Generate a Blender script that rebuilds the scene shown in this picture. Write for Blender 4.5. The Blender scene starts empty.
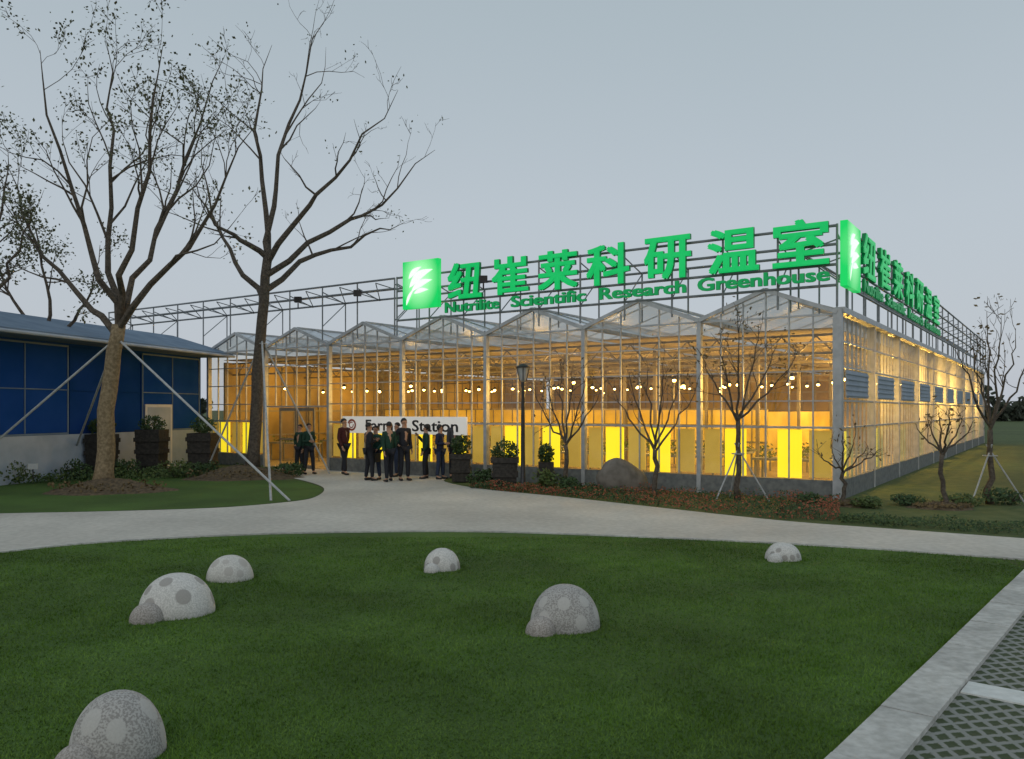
import bpy, math, random
import numpy as np
from mathutils import Vector, Matrix
random.seed(7); rng=np.random.default_rng(5)
S=bpy.context.scene; COL=S.collection
F=820.0; HZ=410.0; CH=2.1
def G(px,py,h=0.0):
    z=CH*F/(py-HZ); return Vector(((px-512)/F*z,z,h))
def AT(px,py,d):
    return Vector(((px-512)/F*d,d,CH+(HZ-py)*d/F))
# ---------------------------------------------------------------- materials
def newmat(n):
    m=bpy.data.materials.new(n); m.use_nodes=True; nt=m.node_tree
    for x in list(nt.nodes): nt.nodes.remove(x)
    o=nt.nodes.new('ShaderNodeOutputMaterial'); return m,nt,o
def rgb(c): return (c[0],c[1],c[2],1)
def mat(n,c1,c2=None,scale=5,rough=.7,bump=0,bscale=None,metal=0,detail=6,lo=.35,hi=.65,emit=None,es=0,spec=.4,big=None):
    m,nt,o=newmat(n); N=nt.nodes.new; L=nt.links.new
    b=N('ShaderNodeBsdfPrincipled'); L(b.outputs[0],o.inputs[0])
    b.inputs['Roughness'].default_value=rough; b.inputs['Metallic'].default_value=metal
    b.inputs['Specular IOR Level'].default_value=spec
    tc=N('ShaderNodeTexCoord')
    if c2 is None: c2=tuple(x*.8 for x in c1)
    nz=N('ShaderNodeTexNoise'); nz.inputs['Scale'].default_value=scale; nz.inputs['Detail'].default_value=detail
    L(tc.outputs['Object'],nz.inputs['Vector'])
    r=N('ShaderNodeValToRGB'); r.color_ramp.elements[0].position=lo; r.color_ramp.elements[1].position=hi
    r.color_ramp.elements[0].color=rgb(c1); r.color_ramp.elements[1].color=rgb(c2)
    L(nz.outputs[0],r.inputs[0]); out=r.outputs[0]
    if big:
        n2=N('ShaderNodeTexNoise'); n2.inputs['Scale'].default_value=big[0]; n2.inputs['Detail'].default_value=5
        L(tc.outputs['Object'],n2.inputs['Vector'])
        r2=N('ShaderNodeValToRGB'); r2.color_ramp.elements[0].position=.35; r2.color_ramp.elements[1].position=.68
        r2.color_ramp.elements[0].color=(big[1],)*3+(1,); r2.color_ramp.elements[1].color=(big[2],)*3+(1,)
        L(n2.outputs[0],r2.inputs[0])
        mx=N('ShaderNodeMix'); mx.data_type='RGBA'; mx.blend_type='MULTIPLY'; mx.inputs[0].default_value=1
        L(out,mx.inputs[6]); L(r2.outputs[0],mx.inputs[7]); out=mx.outputs[2]
    L(out,b.inputs['Base Color'])
    if bump:
        n3=N('ShaderNodeTexNoise'); n3.inputs['Scale'].default_value=bscale or scale*3; n3.inputs['Detail'].default_value=5
        L(tc.outputs['Object'],n3.inputs['Vector'])
        bp=N('ShaderNodeBump'); bp.inputs['Strength'].default_value=bump; bp.inputs['Distance'].default_value=.02
        L(n3.outputs[0],bp.inputs['Height']); L(bp.outputs[0],b.inputs['Normal'])
    if emit:
        b.inputs['Emission Color'].default_value=rgb(emit); b.inputs['Emission Strength'].default_value=es
    return m
def glass(n,tint,haze,hazecol,rough=.04,ior=1.4):
    m,nt,o=newmat(n); N=nt.nodes.new; L=nt.links.new
    t=N('ShaderNodeBsdfTransparent'); t.inputs[0].default_value=rgb(tint)
    g=N('ShaderNodeBsdfGlossy'); g.inputs['Roughness'].default_value=rough; g.inputs[0].default_value=(.9,.95,1,1)
    d=N('ShaderNodeBsdfDiffuse'); d.inputs[0].default_value=rgb(hazecol)
    tl=N('ShaderNodeBsdfTranslucent'); tl.inputs[0].default_value=rgb(hazecol)
    ad=N('ShaderNodeMixShader'); ad.inputs[0].default_value=.5; L(d.outputs[0],ad.inputs[1]); L(tl.outputs[0],ad.inputs[2])
    nz=N('ShaderNodeTexNoise'); nz.inputs['Scale'].default_value=.9
    tc=N('ShaderNodeTexCoord'); L(tc.outputs['Object'],nz.inputs['Vector'])
    mm=N('ShaderNodeMath'); mm.operation='MULTIPLY'; mm.inputs[1].default_value=haze*2; L(nz.outputs[0],mm.inputs[0])
    a=N('ShaderNodeMixShader'); L(mm.outputs[0],a.inputs[0]); L(t.outputs[0],a.inputs[1]); L(ad.outputs[0],a.inputs[2])
    ge=N('ShaderNodeNewGeometry'); mi=N('ShaderNodeMath'); mi.operation='MULTIPLY_ADD'; mi.inputs[1].default_value=1/ior-ior; mi.inputs[2].default_value=ior
    L(ge.outputs['Backfacing'],mi.inputs[0])
    fr=N('ShaderNodeFresnel'); L(mi.outputs[0],fr.inputs[0])
    b=N('ShaderNodeMixShader'); L(fr.outputs[0],b.inputs[0]); L(a.outputs[0],b.inputs[1]); L(g.outputs[0],b.inputs[2])
    L(b.outputs[0],o.inputs[0]); return m
M={}
M['ground']=mat('rough_grass',(.055,.09,.022),(.095,.125,.04),3,.95,.5,60,big=(.15,.75,1.1))
M['lawn']=mat('mown_lawn',(.05,.11,.015),(.08,.155,.027),40,.95,.6,180,big=(.5,.7,1.15))
M['blade']=mat('grass_blade',(.085,.17,.022),(.14,.24,.048),2.5,.85,spec=.1,big=(.5,.64,1.18))
M['path']=mat('path_concrete',(.51,.49,.44),(.61,.585,.53),9,.85,.25,90,big=(.35,.78,1.05))
M['kerb']=mat('kerb_concrete',(.46,.46,.43),(.62,.62,.59),14,.85,.4,60,big=(1.2,.7,1.05))
M['band']=mat('white_band',(.58,.6,.58),(.7,.72,.7),12,.8,.3,60)
M['mulch']=mat('mulch',(.06,.045,.028),(.15,.11,.065),12,.95,1,30)
M['steel']=mat('painted_steel',(.19,.21,.22),(.26,.28,.3),6,.45,metal=.2)
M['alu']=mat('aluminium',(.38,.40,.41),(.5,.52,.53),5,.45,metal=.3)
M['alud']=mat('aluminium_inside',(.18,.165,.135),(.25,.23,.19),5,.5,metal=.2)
M['plinth']=mat('plinth_render',(.13,.14,.14),(.2,.21,.2),8,.8,.3)
M['glass']=glass('greenhouse_glass',(.96,.94,.88),.045,(.72,.72,.67),.04,1.5)
M['sideglass']=glass('side_glass',(.9,.9,.86),.05,(.6,.65,.68),.06,1.6)
M['roofglass']=glass('roof_glass',(.85,.89,.92),.38,(.72,.77,.82),.35,1.2)
M['screen']=mat('shade_screen',(.16,.14,.115),(.25,.22,.18),1.5,.9)
M['partition']=mat('golden_partition',(.56,.43,.09),(.85,.69,.19),.55,.8,detail=3)
M['backwall']=mat('amber_back_wall',(.2,.145,.06),(.48,.36,.14),.45,.8,detail=4)
M['floor']=mat('inside_floor',(.32,.26,.16),(.42,.35,.22),3,.6)
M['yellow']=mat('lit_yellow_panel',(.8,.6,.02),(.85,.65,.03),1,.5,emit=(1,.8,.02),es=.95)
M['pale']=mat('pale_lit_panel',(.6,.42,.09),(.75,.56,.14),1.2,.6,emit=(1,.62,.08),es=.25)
M['lampglow']=mat('lamp_glow',(1,.8,.4),(1,.8,.4),1,.5,emit=(1,.68,.22),es=14)
M['dark']=mat('dark_metal',(.015,.015,.017),(.03,.03,.032),9,.45)
M['green']=mat('green_lit_letter',(.0,.3,.06),(.01,.38,.09),3,.4,emit=(.0,.5,.12),es=.7)
M['greeneng']=mat('green_small_letter',(.0,.18,.045),(.01,.25,.065),3,.4,emit=(.0,.34,.09),es=.5)
M['greendim']=mat('green_letter_return',(.0,.14,.04),(.0,.2,.05),3,.4,emit=(0,.3,.08),es=.15)
M['white']=mat('white_lit_mark',(.8,.85,.8),(.85,.9,.85),3,.4,emit=(.85,1,.85),es=.8)
M['whitepaint']=mat('white_paint',(.6,.62,.62),(.7,.7,.7),4,.7,spec=.1)
M['banner']=mat('white_banner_glow',(.74,.73,.7),(.8,.79,.76),2,.6,emit=(1,.95,.85),es=.22)  # board is no lamp; slight glow added so it looks whiter
M['black']=mat('black_lettering',(.02,.02,.02),(.03,.03,.03),4,.6)
M['red']=mat('red_mark',(.3,.05,.03),(.35,.07,.03),4,.6)
M['bluewall']=mat('blue_cladding',(.012,.06,.25),(.02,.075,.31),.8,.9,spec=0)
M['bluedark']=mat('dark_blue_pane',(.009,.045,.18),(.015,.058,.24),.8,.9,spec=0)
M['blueroof']=mat('blue_grey_roof',(.15,.21,.29),(.2,.27,.36),1.5,.8,spec=.05)
M['grey']=mat('grey_panel',(.36,.42,.5),(.44,.5,.58),2,.85,spec=.05)
M['bark']=mat('bark',(.06,.05,.04),(.13,.108,.085),14,.95,1,30)
M['barklit']=mat('bark_lit',(.16,.12,.07),(.3,.235,.145),14,.95,1,30)  # light on the leaning trunk painted in as lighter, yellower bark
M['leafd']=mat('leaf_dark',(.075,.085,.045),(.13,.14,.075),3,.7)
M['leafb']=mat('leaf_brown',(.09,.065,.028),(.15,.105,.045),3,.8)
M['shrub']=mat('shrub_leaf',(.022,.048,.015),(.05,.095,.027),6,.7)
M['shrubl']=mat('shrub_leaf_light',(.05,.085,.022),(.09,.13,.035),6,.7)
M['redleaf']=mat('red_flower',(.22,.06,.032),(.34,.11,.05),6,.7)
M['wood']=mat('dark_slat',(.022,.02,.018),(.05,.045,.038),12,.8,.4)
M['pole']=mat('grey_pole',(.32,.34,.35),(.44,.46,.47),9,.6)
M['rock']=mat('boulder',(.12,.108,.09),(.21,.19,.165),4,.9,.5,7)
M['skin']=mat('skin',(.42,.24,.16),(.47,.28,.19),8,.6)
M['hair']=mat('black_hair',(.01,.009,.008),(.02,.017,.015),30,.5)
M['lampglass']=mat('frosted_lamp',(.3,.32,.3),(.4,.4,.4),4,.3)
M['wood2']=mat('distant_foliage',(.03,.04,.025),(.06,.07,.045),.4,.95)
def stone(n,base1,base2,spot=None,dirs=(),rad=.3,ell_=(1,1,1)):
    m,nt,o=newmat(n); N=nt.nodes.new; L=nt.links.new
    b=N('ShaderNodeBsdfPrincipled'); b.inputs['Roughness'].default_value=.85; b.inputs['Specular IOR Level'].default_value=.2; L(b.outputs[0],o.inputs[0])
    tc=N('ShaderNodeTexCoord')
    nz=N('ShaderNodeTexNoise'); nz.inputs['Scale'].default_value=75; nz.inputs['Detail'].default_value=3; L(tc.outputs['Object'],nz.inputs['Vector'])
    r=N('ShaderNodeValToRGB'); r.color_ramp.elements[0].position=.42; r.color_ramp.elements[1].position=.58
    r.color_ramp.elements[0].color=rgb(base1); r.color_ramp.elements[1].color=rgb(base2); L(nz.outputs[0],r.inputs[0]); out=r.outputs[0]
    if dirs:
        dv=N('ShaderNodeVectorMath'); dv.operation='DIVIDE'; dv.inputs[1].default_value=ell_; L(tc.outputs['Object'],dv.inputs[0])
        prev=None
        for d in dirs:
            q=N('ShaderNodeVectorMath'); q.operation='DISTANCE'; q.inputs[1].default_value=Vector(d[:3]).normalized(); L(dv.outputs[0],q.inputs[0])
            mm=N('ShaderNodeMath'); mm.operation='MULTIPLY'; mm.inputs[1].default_value=1/d[3]; L(q.outputs['Value'],mm.inputs[0])
            if prev is None: prev=mm.outputs[0]
            else:
                k=N('ShaderNodeMath'); k.operation='MINIMUM'; L(prev,k.inputs[0]); L(mm.outputs[0],k.inputs[1]); prev=k.outputs[0]
        r2=N('ShaderNodeValToRGB'); r2.color_ramp.elements[0].position=rad; r2.color_ramp.elements[1].position=rad+.03
        r2.color_ramp.elements[0].color=(1,1,1,1); r2.color_ramp.elements[1].color=(0,0,0,1); L(prev,r2.inputs[0])
        mz=N('ShaderNodeMix'); mz.data_type='RGBA'; mz.blend_type='MULTIPLY'; mz.inputs[0].default_value=.5; L(r.outputs[0],mz.inputs[6]); mz.inputs[7].default_value=rgb(spot)
        ms=N('ShaderNodeMix'); ms.data_type='RGBA'; ms.inputs[0].default_value=.8; L(mz.outputs[2],ms.inputs[6]); ms.inputs[7].default_value=rgb(spot)
        mx=N('ShaderNodeMix'); mx.data_type='RGBA'; L(r2.outputs[0],mx.inputs[0]); L(out,mx.inputs[6]); L(ms.outputs[2],mx.inputs[7]); out=mx.outputs[2]
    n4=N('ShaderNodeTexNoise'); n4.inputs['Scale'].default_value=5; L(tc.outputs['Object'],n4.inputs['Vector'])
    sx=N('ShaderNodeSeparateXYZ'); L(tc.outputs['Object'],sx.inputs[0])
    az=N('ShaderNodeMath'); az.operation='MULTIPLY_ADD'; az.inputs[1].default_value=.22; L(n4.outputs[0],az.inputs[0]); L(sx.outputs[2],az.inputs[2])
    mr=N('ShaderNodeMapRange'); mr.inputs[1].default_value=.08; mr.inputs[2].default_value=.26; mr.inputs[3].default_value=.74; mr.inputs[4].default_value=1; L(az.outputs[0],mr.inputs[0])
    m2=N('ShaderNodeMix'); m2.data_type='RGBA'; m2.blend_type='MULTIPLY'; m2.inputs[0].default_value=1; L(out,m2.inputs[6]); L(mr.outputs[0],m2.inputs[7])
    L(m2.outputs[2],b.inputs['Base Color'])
    bp=N('ShaderNodeBump'); bp.inputs['Strength'].default_value=.3; bp.inputs['Distance'].default_value=.01; L(nz.outputs[0],bp.inputs['Height']); L(bp.outputs[0],b.inputs['Normal'])
    return m
M['sth']=stone('brown_granite',(.29,.265,.24),(.45,.42,.39))
def paver():
    m,nt,o=newmat('lattice_paver'); N=nt.nodes.new; L=nt.links.new
    b=N('ShaderNodeBsdfPrincipled'); b.inputs['Roughness'].default_value=.9; L(b.outputs[0],o.inputs[0])
    tc=N('ShaderNodeTexCoord'); mp=N('ShaderNodeMapping'); mp.inputs['Rotation'].default_value=(0,0,math.radians(-50.3)); L(tc.outputs['Object'],mp.inputs[0])
    sx=N('ShaderNodeSeparateXYZ'); L(mp.outputs[0],sx.inputs[0])
    def mth(op,a,bv):
        q=N('ShaderNodeMath'); q.operation=op
        L(a,q.inputs[0])
        if isinstance(bv,(int,float)): q.inputs[1].default_value=bv
        elif bv is not None: L(bv,q.inputs[1])
        return q.outputs[0]
    def tri(a,p): return mth('ABSOLUTE',mth('SUBTRACT',mth('FRACT',mth('ADD',mth('MULTIPLY',a,1/p),100.),None),.5),None)
    t1=tri(sx.outputs[0],.19); t2=tri(sx.outputs[1],.145)
    dsum=mth('ADD',t1,t2); dd=mth('ABSOLUTE',mth('SUBTRACT',dsum,.5),None)
    nz=N('ShaderNodeTexNoise'); nz.inputs['Scale'].default_value=28; nz.inputs['Detail'].default_value=6; L(tc.outputs['Object'],nz.inputs['Vector'])
    sm=mth('ADD',dd,mth('MULTIPLY',nz.outputs[0],.3))
    r=N('ShaderNodeValToRGB'); r.color_ramp.elements[0].position=.27; r.color_ramp.elements[1].position=.36
    r.color_ramp.elements[0].color=(.24,.25,.23,1); r.color_ramp.elements[1].color=(.045,.065,.025,1); L(sm,r.inputs[0])
    L(r.outputs[0],b.inputs['Base Color'])
    bp=N('ShaderNodeBump'); bp.invert=True; bp.inputs['Strength'].default_value=.7; bp.inputs['Distance'].default_value=.02; L(sm,bp.inputs['Height']); L(bp.outputs[0],b.inputs['Normal'])
    return m
M['paver']=paver()
def logomat():
    m,nt,o=newmat('green_light_box'); N=nt.nodes.new; L=nt.links.new
    b=N('ShaderNodeBsdfPrincipled'); L(b.outputs[0],o.inputs[0]); tc=N('ShaderNodeTexCoord')
    vm=N('ShaderNodeVectorMath'); vm.operation='DISTANCE'; vm.inputs[1].default_value=(.5,.5,.6); L(tc.outputs['Generated'],vm.inputs[0])
    r=N('ShaderNodeValToRGB'); r.color_ramp.elements[0].position=.1; r.color_ramp.elements[1].position=.7
    r.color_ramp.elements[0].color=(.45,1,.5,1); r.color_ramp.elements[1].color=(.0,.55,.1,1); L(vm.outputs['Value'],r.inputs[0])
    L(r.outputs[0],b.inputs['Base Color']); L(r.outputs[0],b.inputs['Emission Color']); b.inputs['Emission Strength'].default_value=.8
    return m
M['logo']=logomat()
# ---------------------------------------------------------------- builder
BASE={}
class MB:
    def __init__(s): s.v=[]; s.f=[]; s.m=[]
    def add(s,vs,fs,mi=0):
        o=len(s.v); s.v+=[tuple(x) for x in vs]; s.f+=[tuple(i+o for i in f) for f in fs]; s.m+=[mi]*len(fs)
    def box(s,p,ex,ey,ez,mi=0):
        p=Vector(p);ex=Vector(ex);ey=Vector(ey);ez=Vector(ez)
        vs=[p,p+ex,p+ex+ey,p+ey,p+ez,p+ex+ez,p+ex+ey+ez,p+ey+ez]
        s.add(vs,[(0,3,2,1),(4,5,6,7),(0,1,5,4),(1,2,6,5),(2,3,7,6),(3,0,4,7)],mi)
    def beam(s,p,q,w,h=None,mi=0):
        p=Vector(p);q=Vector(q);h=h or w; d=(q-p).normalized()
        a=d.cross(Vector((0,0,1)));
        if a.length<.05: a=Vector((-.5595,-.8275,0))
        a.normalize(); b=a.cross(d).normalized()
        s.box(p-a*w/2-b*h/2,q-p,a*w,b*h,mi)
    def tube(s,pts,rad,n=6,mi=0,cap=True):
        pts=[Vector(p) for p in pts]
        if not hasattr(rad,'__len__'): rad=[rad]*len(pts)
        vs=[];fs=[];pa=None
        for i,p in enumerate(pts):
            d=(pts[min(i+1,len(pts)-1)]-pts[max(i-1,0)]).normalized()
            a=pa-d*pa.dot(d) if pa is not None else d.orthogonal()
            if a.length<1e-4: a=d.orthogonal()
            a.normalize(); pa=a; b=d.cross(a)
            for k in range(n):
                t=2*math.pi*k/n; vs.append(p+(a*math.cos(t)+b*math.sin(t))*rad[i])
        for i in range(len(pts)-1):
            for k in range(n):
                k2=(k+1)%n; fs.append((i*n+k,i*n+k2,(i+1)*n+k2,(i+1)*n+k))
        if cap:
            fs.append(tuple(range(n-1,-1,-1))); o=(len(pts)-1)*n; fs.append(tuple(o+k for k in range(n)))
        s.add(vs,fs,mi)
    def lathe(s,c,prof,n=16,mi=0):
        c=Vector(c);vs=[];fs=[]
        for r,h in prof:
            for k in range(n):
                t=2*math.pi*k/n; vs.append(c+Vector((r*math.cos(t),r*math.sin(t),h)))
        for i in range(len(prof)-1):
            for k in range(n):
                k2=(k+1)%n; fs.append((i*n+k,i*n+k2,(i+1)*n+k2,(i+1)*n+k))
        fs.append(tuple(range(n-1,-1,-1))); o=(len(prof)-1)*n; fs.append(tuple(o+k for k in range(n)))
        s.add(vs,fs,mi)
    def leaves(s,pos,size,mi=0,asp=.6):
        for p in pos:
            a=Vector(rng.normal(size=3)).normalized(); b=a.orthogonal().normalized(); l=size*random.uniform(.6,1.3)
            p=Vector(p); s.add([p-a*l/2,p+b*l*asp/2,p+a*l/2,p-b*l*asp/2],[(0,1,2,3)],mi)
    def obj(s,name,mats,parent=None,base=None,smooth=False,**kw):
        b=BASE[parent] if parent is not None else (Vector(base) if base is not None else Vector((0,0,0)))
        me=bpy.data.meshes.new(name); me.from_pydata([(x[0]-b.x,x[1]-b.y,x[2]-b.z) for x in s.v],[],s.f)
        for m in mats: me.materials.append(M[m] if isinstance(m,str) else m)
        me.polygons.foreach_set('material_index',s.m)
        if smooth: me.polygons.foreach_set('use_smooth',[True]*len(s.f))
        me.update(); return link(name,me,parent,b,**kw)
def link(name,data,parent=None,b=Vector((0,0,0)),**kw):
    o=bpy.data.objects.new(name,data); COL.objects.link(o)
    if parent is not None: o.parent=parent
    else: o.location=b
    BASE[o]=Vector(b)
    for k,v in kw.items(): o[k]=v
    return o
def thing(name,base,label,cat,**kw):
    return link(name,None,None,Vector(base),label=label,category=cat,**kw)
# ---------------------------------------------------------------- world & light
w=bpy.data.worlds.new('World'); S.world=w; w.use_nodes=True; nt=w.node_tree
for x in list(nt.nodes): nt.nodes.remove(x)
N=nt.nodes.new; L=nt.links.new
out=N('ShaderNodeOutputWorld'); sky=N('ShaderNodeTexSky'); sky.sky_type='NISHITA'; sky.sun_disc=False
sky.sun_elevation=math.radians(6); sky.sun_rotation=math.radians(200); sky.dust_density=3
b1=N('ShaderNodeBackground'); b1.inputs[1].default_value=.012; L(sky.outputs[0],b1.inputs[0])
tc=N('ShaderNodeTexCoord'); sx=N('ShaderNodeSeparateXYZ'); L(tc.outputs['Generated'],sx.inputs[0])
nz=N('ShaderNodeTexNoise'); nz.inputs['Scale'].default_value=1.3; nz.inputs['Detail'].default_value=3; L(tc.outputs['Generated'],nz.inputs['Vector'])
ma=N('ShaderNodeMath'); ma.operation='MULTIPLY_ADD'; ma.inputs[1].default_value=.14; L(nz.outputs[0],ma.inputs[0]); L(sx.outputs[2],ma.inputs[2])
cr=N('ShaderNodeValToRGB'); e=cr.color_ramp.elements
e[0].position=.0; e[0].color=(.50,.53,.59,1); e[1].position=.95; e[1].color=(.32,.38,.42,1)
e2=cr.color_ramp.elements.new(.3); e2.color=(.47,.525,.58,1)
e2=cr.color_ramp.elements.new(.55); e2.color=(.39,.46,.505,1)
L(ma.outputs[0],cr.inputs[0]); b2=N('ShaderNodeBackground'); b2.inputs[1].default_value=1.0; L(cr.outputs[0],b2.inputs[0])
ad=N('ShaderNodeAddShader'); L(b1.outputs[0],ad.inputs[0]); L(b2.outputs[0],ad.inputs[1]); L(ad.outputs[0],out.inputs[0])
sl=bpy.data.lights.new('sun','SUN'); sl.energy=.4; sl.angle=math.radians(30); sl.color=(1,.95,.88)
so=link('sun',sl,None,Vector((0,0,30))); so.rotation_euler=(math.radians(50),0,math.radians(-20))
cam=bpy.data.cameras.new('camera'); co=link('camera',cam,None,Vector((0,0,CH)))
co.rotation_euler=(math.radians(90),0,0); cam.sensor_width=36; cam.lens=F/1024*36; cam.shift_y=(HZ-379.5)/1024; cam.clip_end=5000; S.camera=co
S.view_settings.view_transform='Standard'; S.view_settings.look='None'; S.view_settings.exposure=0
# ---------------------------------------------------------------- ground
b=MB(); b.add([(-1500,-200,0),(1500,-200,0),(1500,3000,0),(-1500,3000,0)],[(0,1,2,3)]); b.obj('ground',['ground'],kind='structure')
near=[(-300,592),(-150,572),(0,553),(100,543),(250,535),(400,532),(520,533),(700,540),(850,548),(1024,560),(1150,568)]
far=[(1150,548),(1024,539),(900,530),(780,521),(650,507),(560,497),(480,489),(445,482),(445,477),(400,474),(340,470.5),(280,468),(255,470),(272,474),(300,480),(320,486),(324,491),(316,497),(300,501),(250,506),(200,509),(100,512),(0,514),(-150,518),(-300,522)]
import mathutils.geometry as mg
import bmesh
def sheet(name,pts,h,m,**kw):
    pts=[Vector((p[0],p[1],0)) for p in pts]
    tris=mg.tessellate_polygon([pts]); bb=MB(); bb.add([(p.x,p.y,h) for p in pts],[tuple(t) for t in tris])
    o=bb.obj(name,[m],kind='structure',**kw)
    bm=bmesh.new(); bm.from_mesh(o.data)
    for f in bm.faces:
        f.normal_update()
        if f.normal.z<0: f.normal_flip()
    bm.to_mesh(o.data); bm.free(); return o
def smoothpoly(ps,k=6):
    r=[]
    for i in range(len(ps)-1):
        p0=ps[max(i-1,0)];p1=ps[i];p2=ps[i+1];p3=ps[min(i+2,len(ps)-1)]
        for j in range(k):
            t=j/k; r.append(tuple(.5*((2*p1[c])+(-p0[c]+p2[c])*t+(2*p0[c]-5*p1[c]+4*p2[c]-p3[c])*t*t+(-p0[c]+3*p1[c]-3*p2[c]+p3[c])*t**3) for c in (0,1)))
    r.append(ps[-1]); return r
nearS=smoothpoly([tuple(G(*p)[:2]) for p in near]); farS=smoothpoly([tuple(G(*p)[:2]) for p in far])
sheet('path',nearS+farS,.012,'path')
K0=Vector((1.925,4.93,0)); KD=Vector((.638,.770,0)).normalized(); KN=Vector((KD.y,-KD.x,0))
lawnpts=[(p[0],p[1]-.0) for p in nearS if p[0]<6.9]
sheet('lawn',[(p[0],p[1]+.1) for p in lawnpts]+[tuple((K0+KD*7.6)[:2]),tuple((K0-KD*8)[:2]),(-12,-1.2)],.006,'lawn')
b=MB()
for i in range(len(nearS)-1):
    p=Vector((*nearS[i],0));q=Vector((*nearS[i+1],0)); d=(q-p); n=Vector((d.y,-d.x,0)).normalized()
    b.box(p,q-p,n*.06,(0,0,.03))
b.obj('path_edging',['kerb'],kind='structure')
b=MB(); s=-8.0
while s<11:
    b.box(K0+KD*s+Vector((0,0,0)),KD*.988,KN*.34,(0,0,.05+random.uniform(-.004,.004))); s+=1.0
b.obj('kerb',['kerb'],kind='structure')
a0=K0+KN*.34
pv=[a0-KD*8,a0-KD*8+KN*9,a0+KD*11+KN*9,a0+KD*11]
sheet('parking_pavement',[p[:2] for p in pv],.010,'paver')
b=MB()
for s in (-3.2,1.75,6.7):
    b.box(a0+KD*s+KN*.01,KD*.3,KN*6,(0,0,.022))
b.obj('parking_line',['band'],kind='structure')
n=230000
z=4.2+ (13.5-4.2)*rng.random(n*2)**1.25; x=rng.uniform(-.8,.68,n*2)*z
ns=np.array(nearS); zn=np.interp(x,ns[:,0],ns[:,1])
kx=K0.x+KD.x*(z-K0.y)/KD.y
ok=(z<zn-.03)&(x<kx-.02); x=x[ok][:n]; z=z[ok][:n]; n=len(x)
ang=rng.uniform(0,2*math.pi,n); hh=rng.uniform(.010,.028,n)*(.85+.3*np.sin(x*1.7+z)*np.cos(z*2.3)); ww=.0022+.0006*z*.6
tx=rng.normal(0,.012,n); ty=rng.normal(0,.012,n)
V=np.zeros((n,3,3)); V[:,0,0]=x-np.cos(ang)*ww; V[:,0,1]=z-np.sin(ang)*ww; V[:,1,0]=x+np.cos(ang)*ww; V[:,1,1]=z+np.sin(ang)*ww
V[:,2,0]=x+tx; V[:,2,1]=z+ty; V[:,:2,2]=.006; V[:,2,2]=.006+hh
me=bpy.data.meshes.new('grass'); me.vertices.add(n*3); me.vertices.foreach_set('co',V.ravel()); me.loops.add(n*3); me.loops.foreach_set('vertex_index',np.arange(n*3,dtype=np.int32))
me.polygons.add(n); me.polygons.foreach_set('loop_start',np.arange(0,n*3,3,dtype=np.int32)); me.materials.append(M['blade']); me.update(calc_edges=True)
link('grass',me,kind='stuff')
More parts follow.
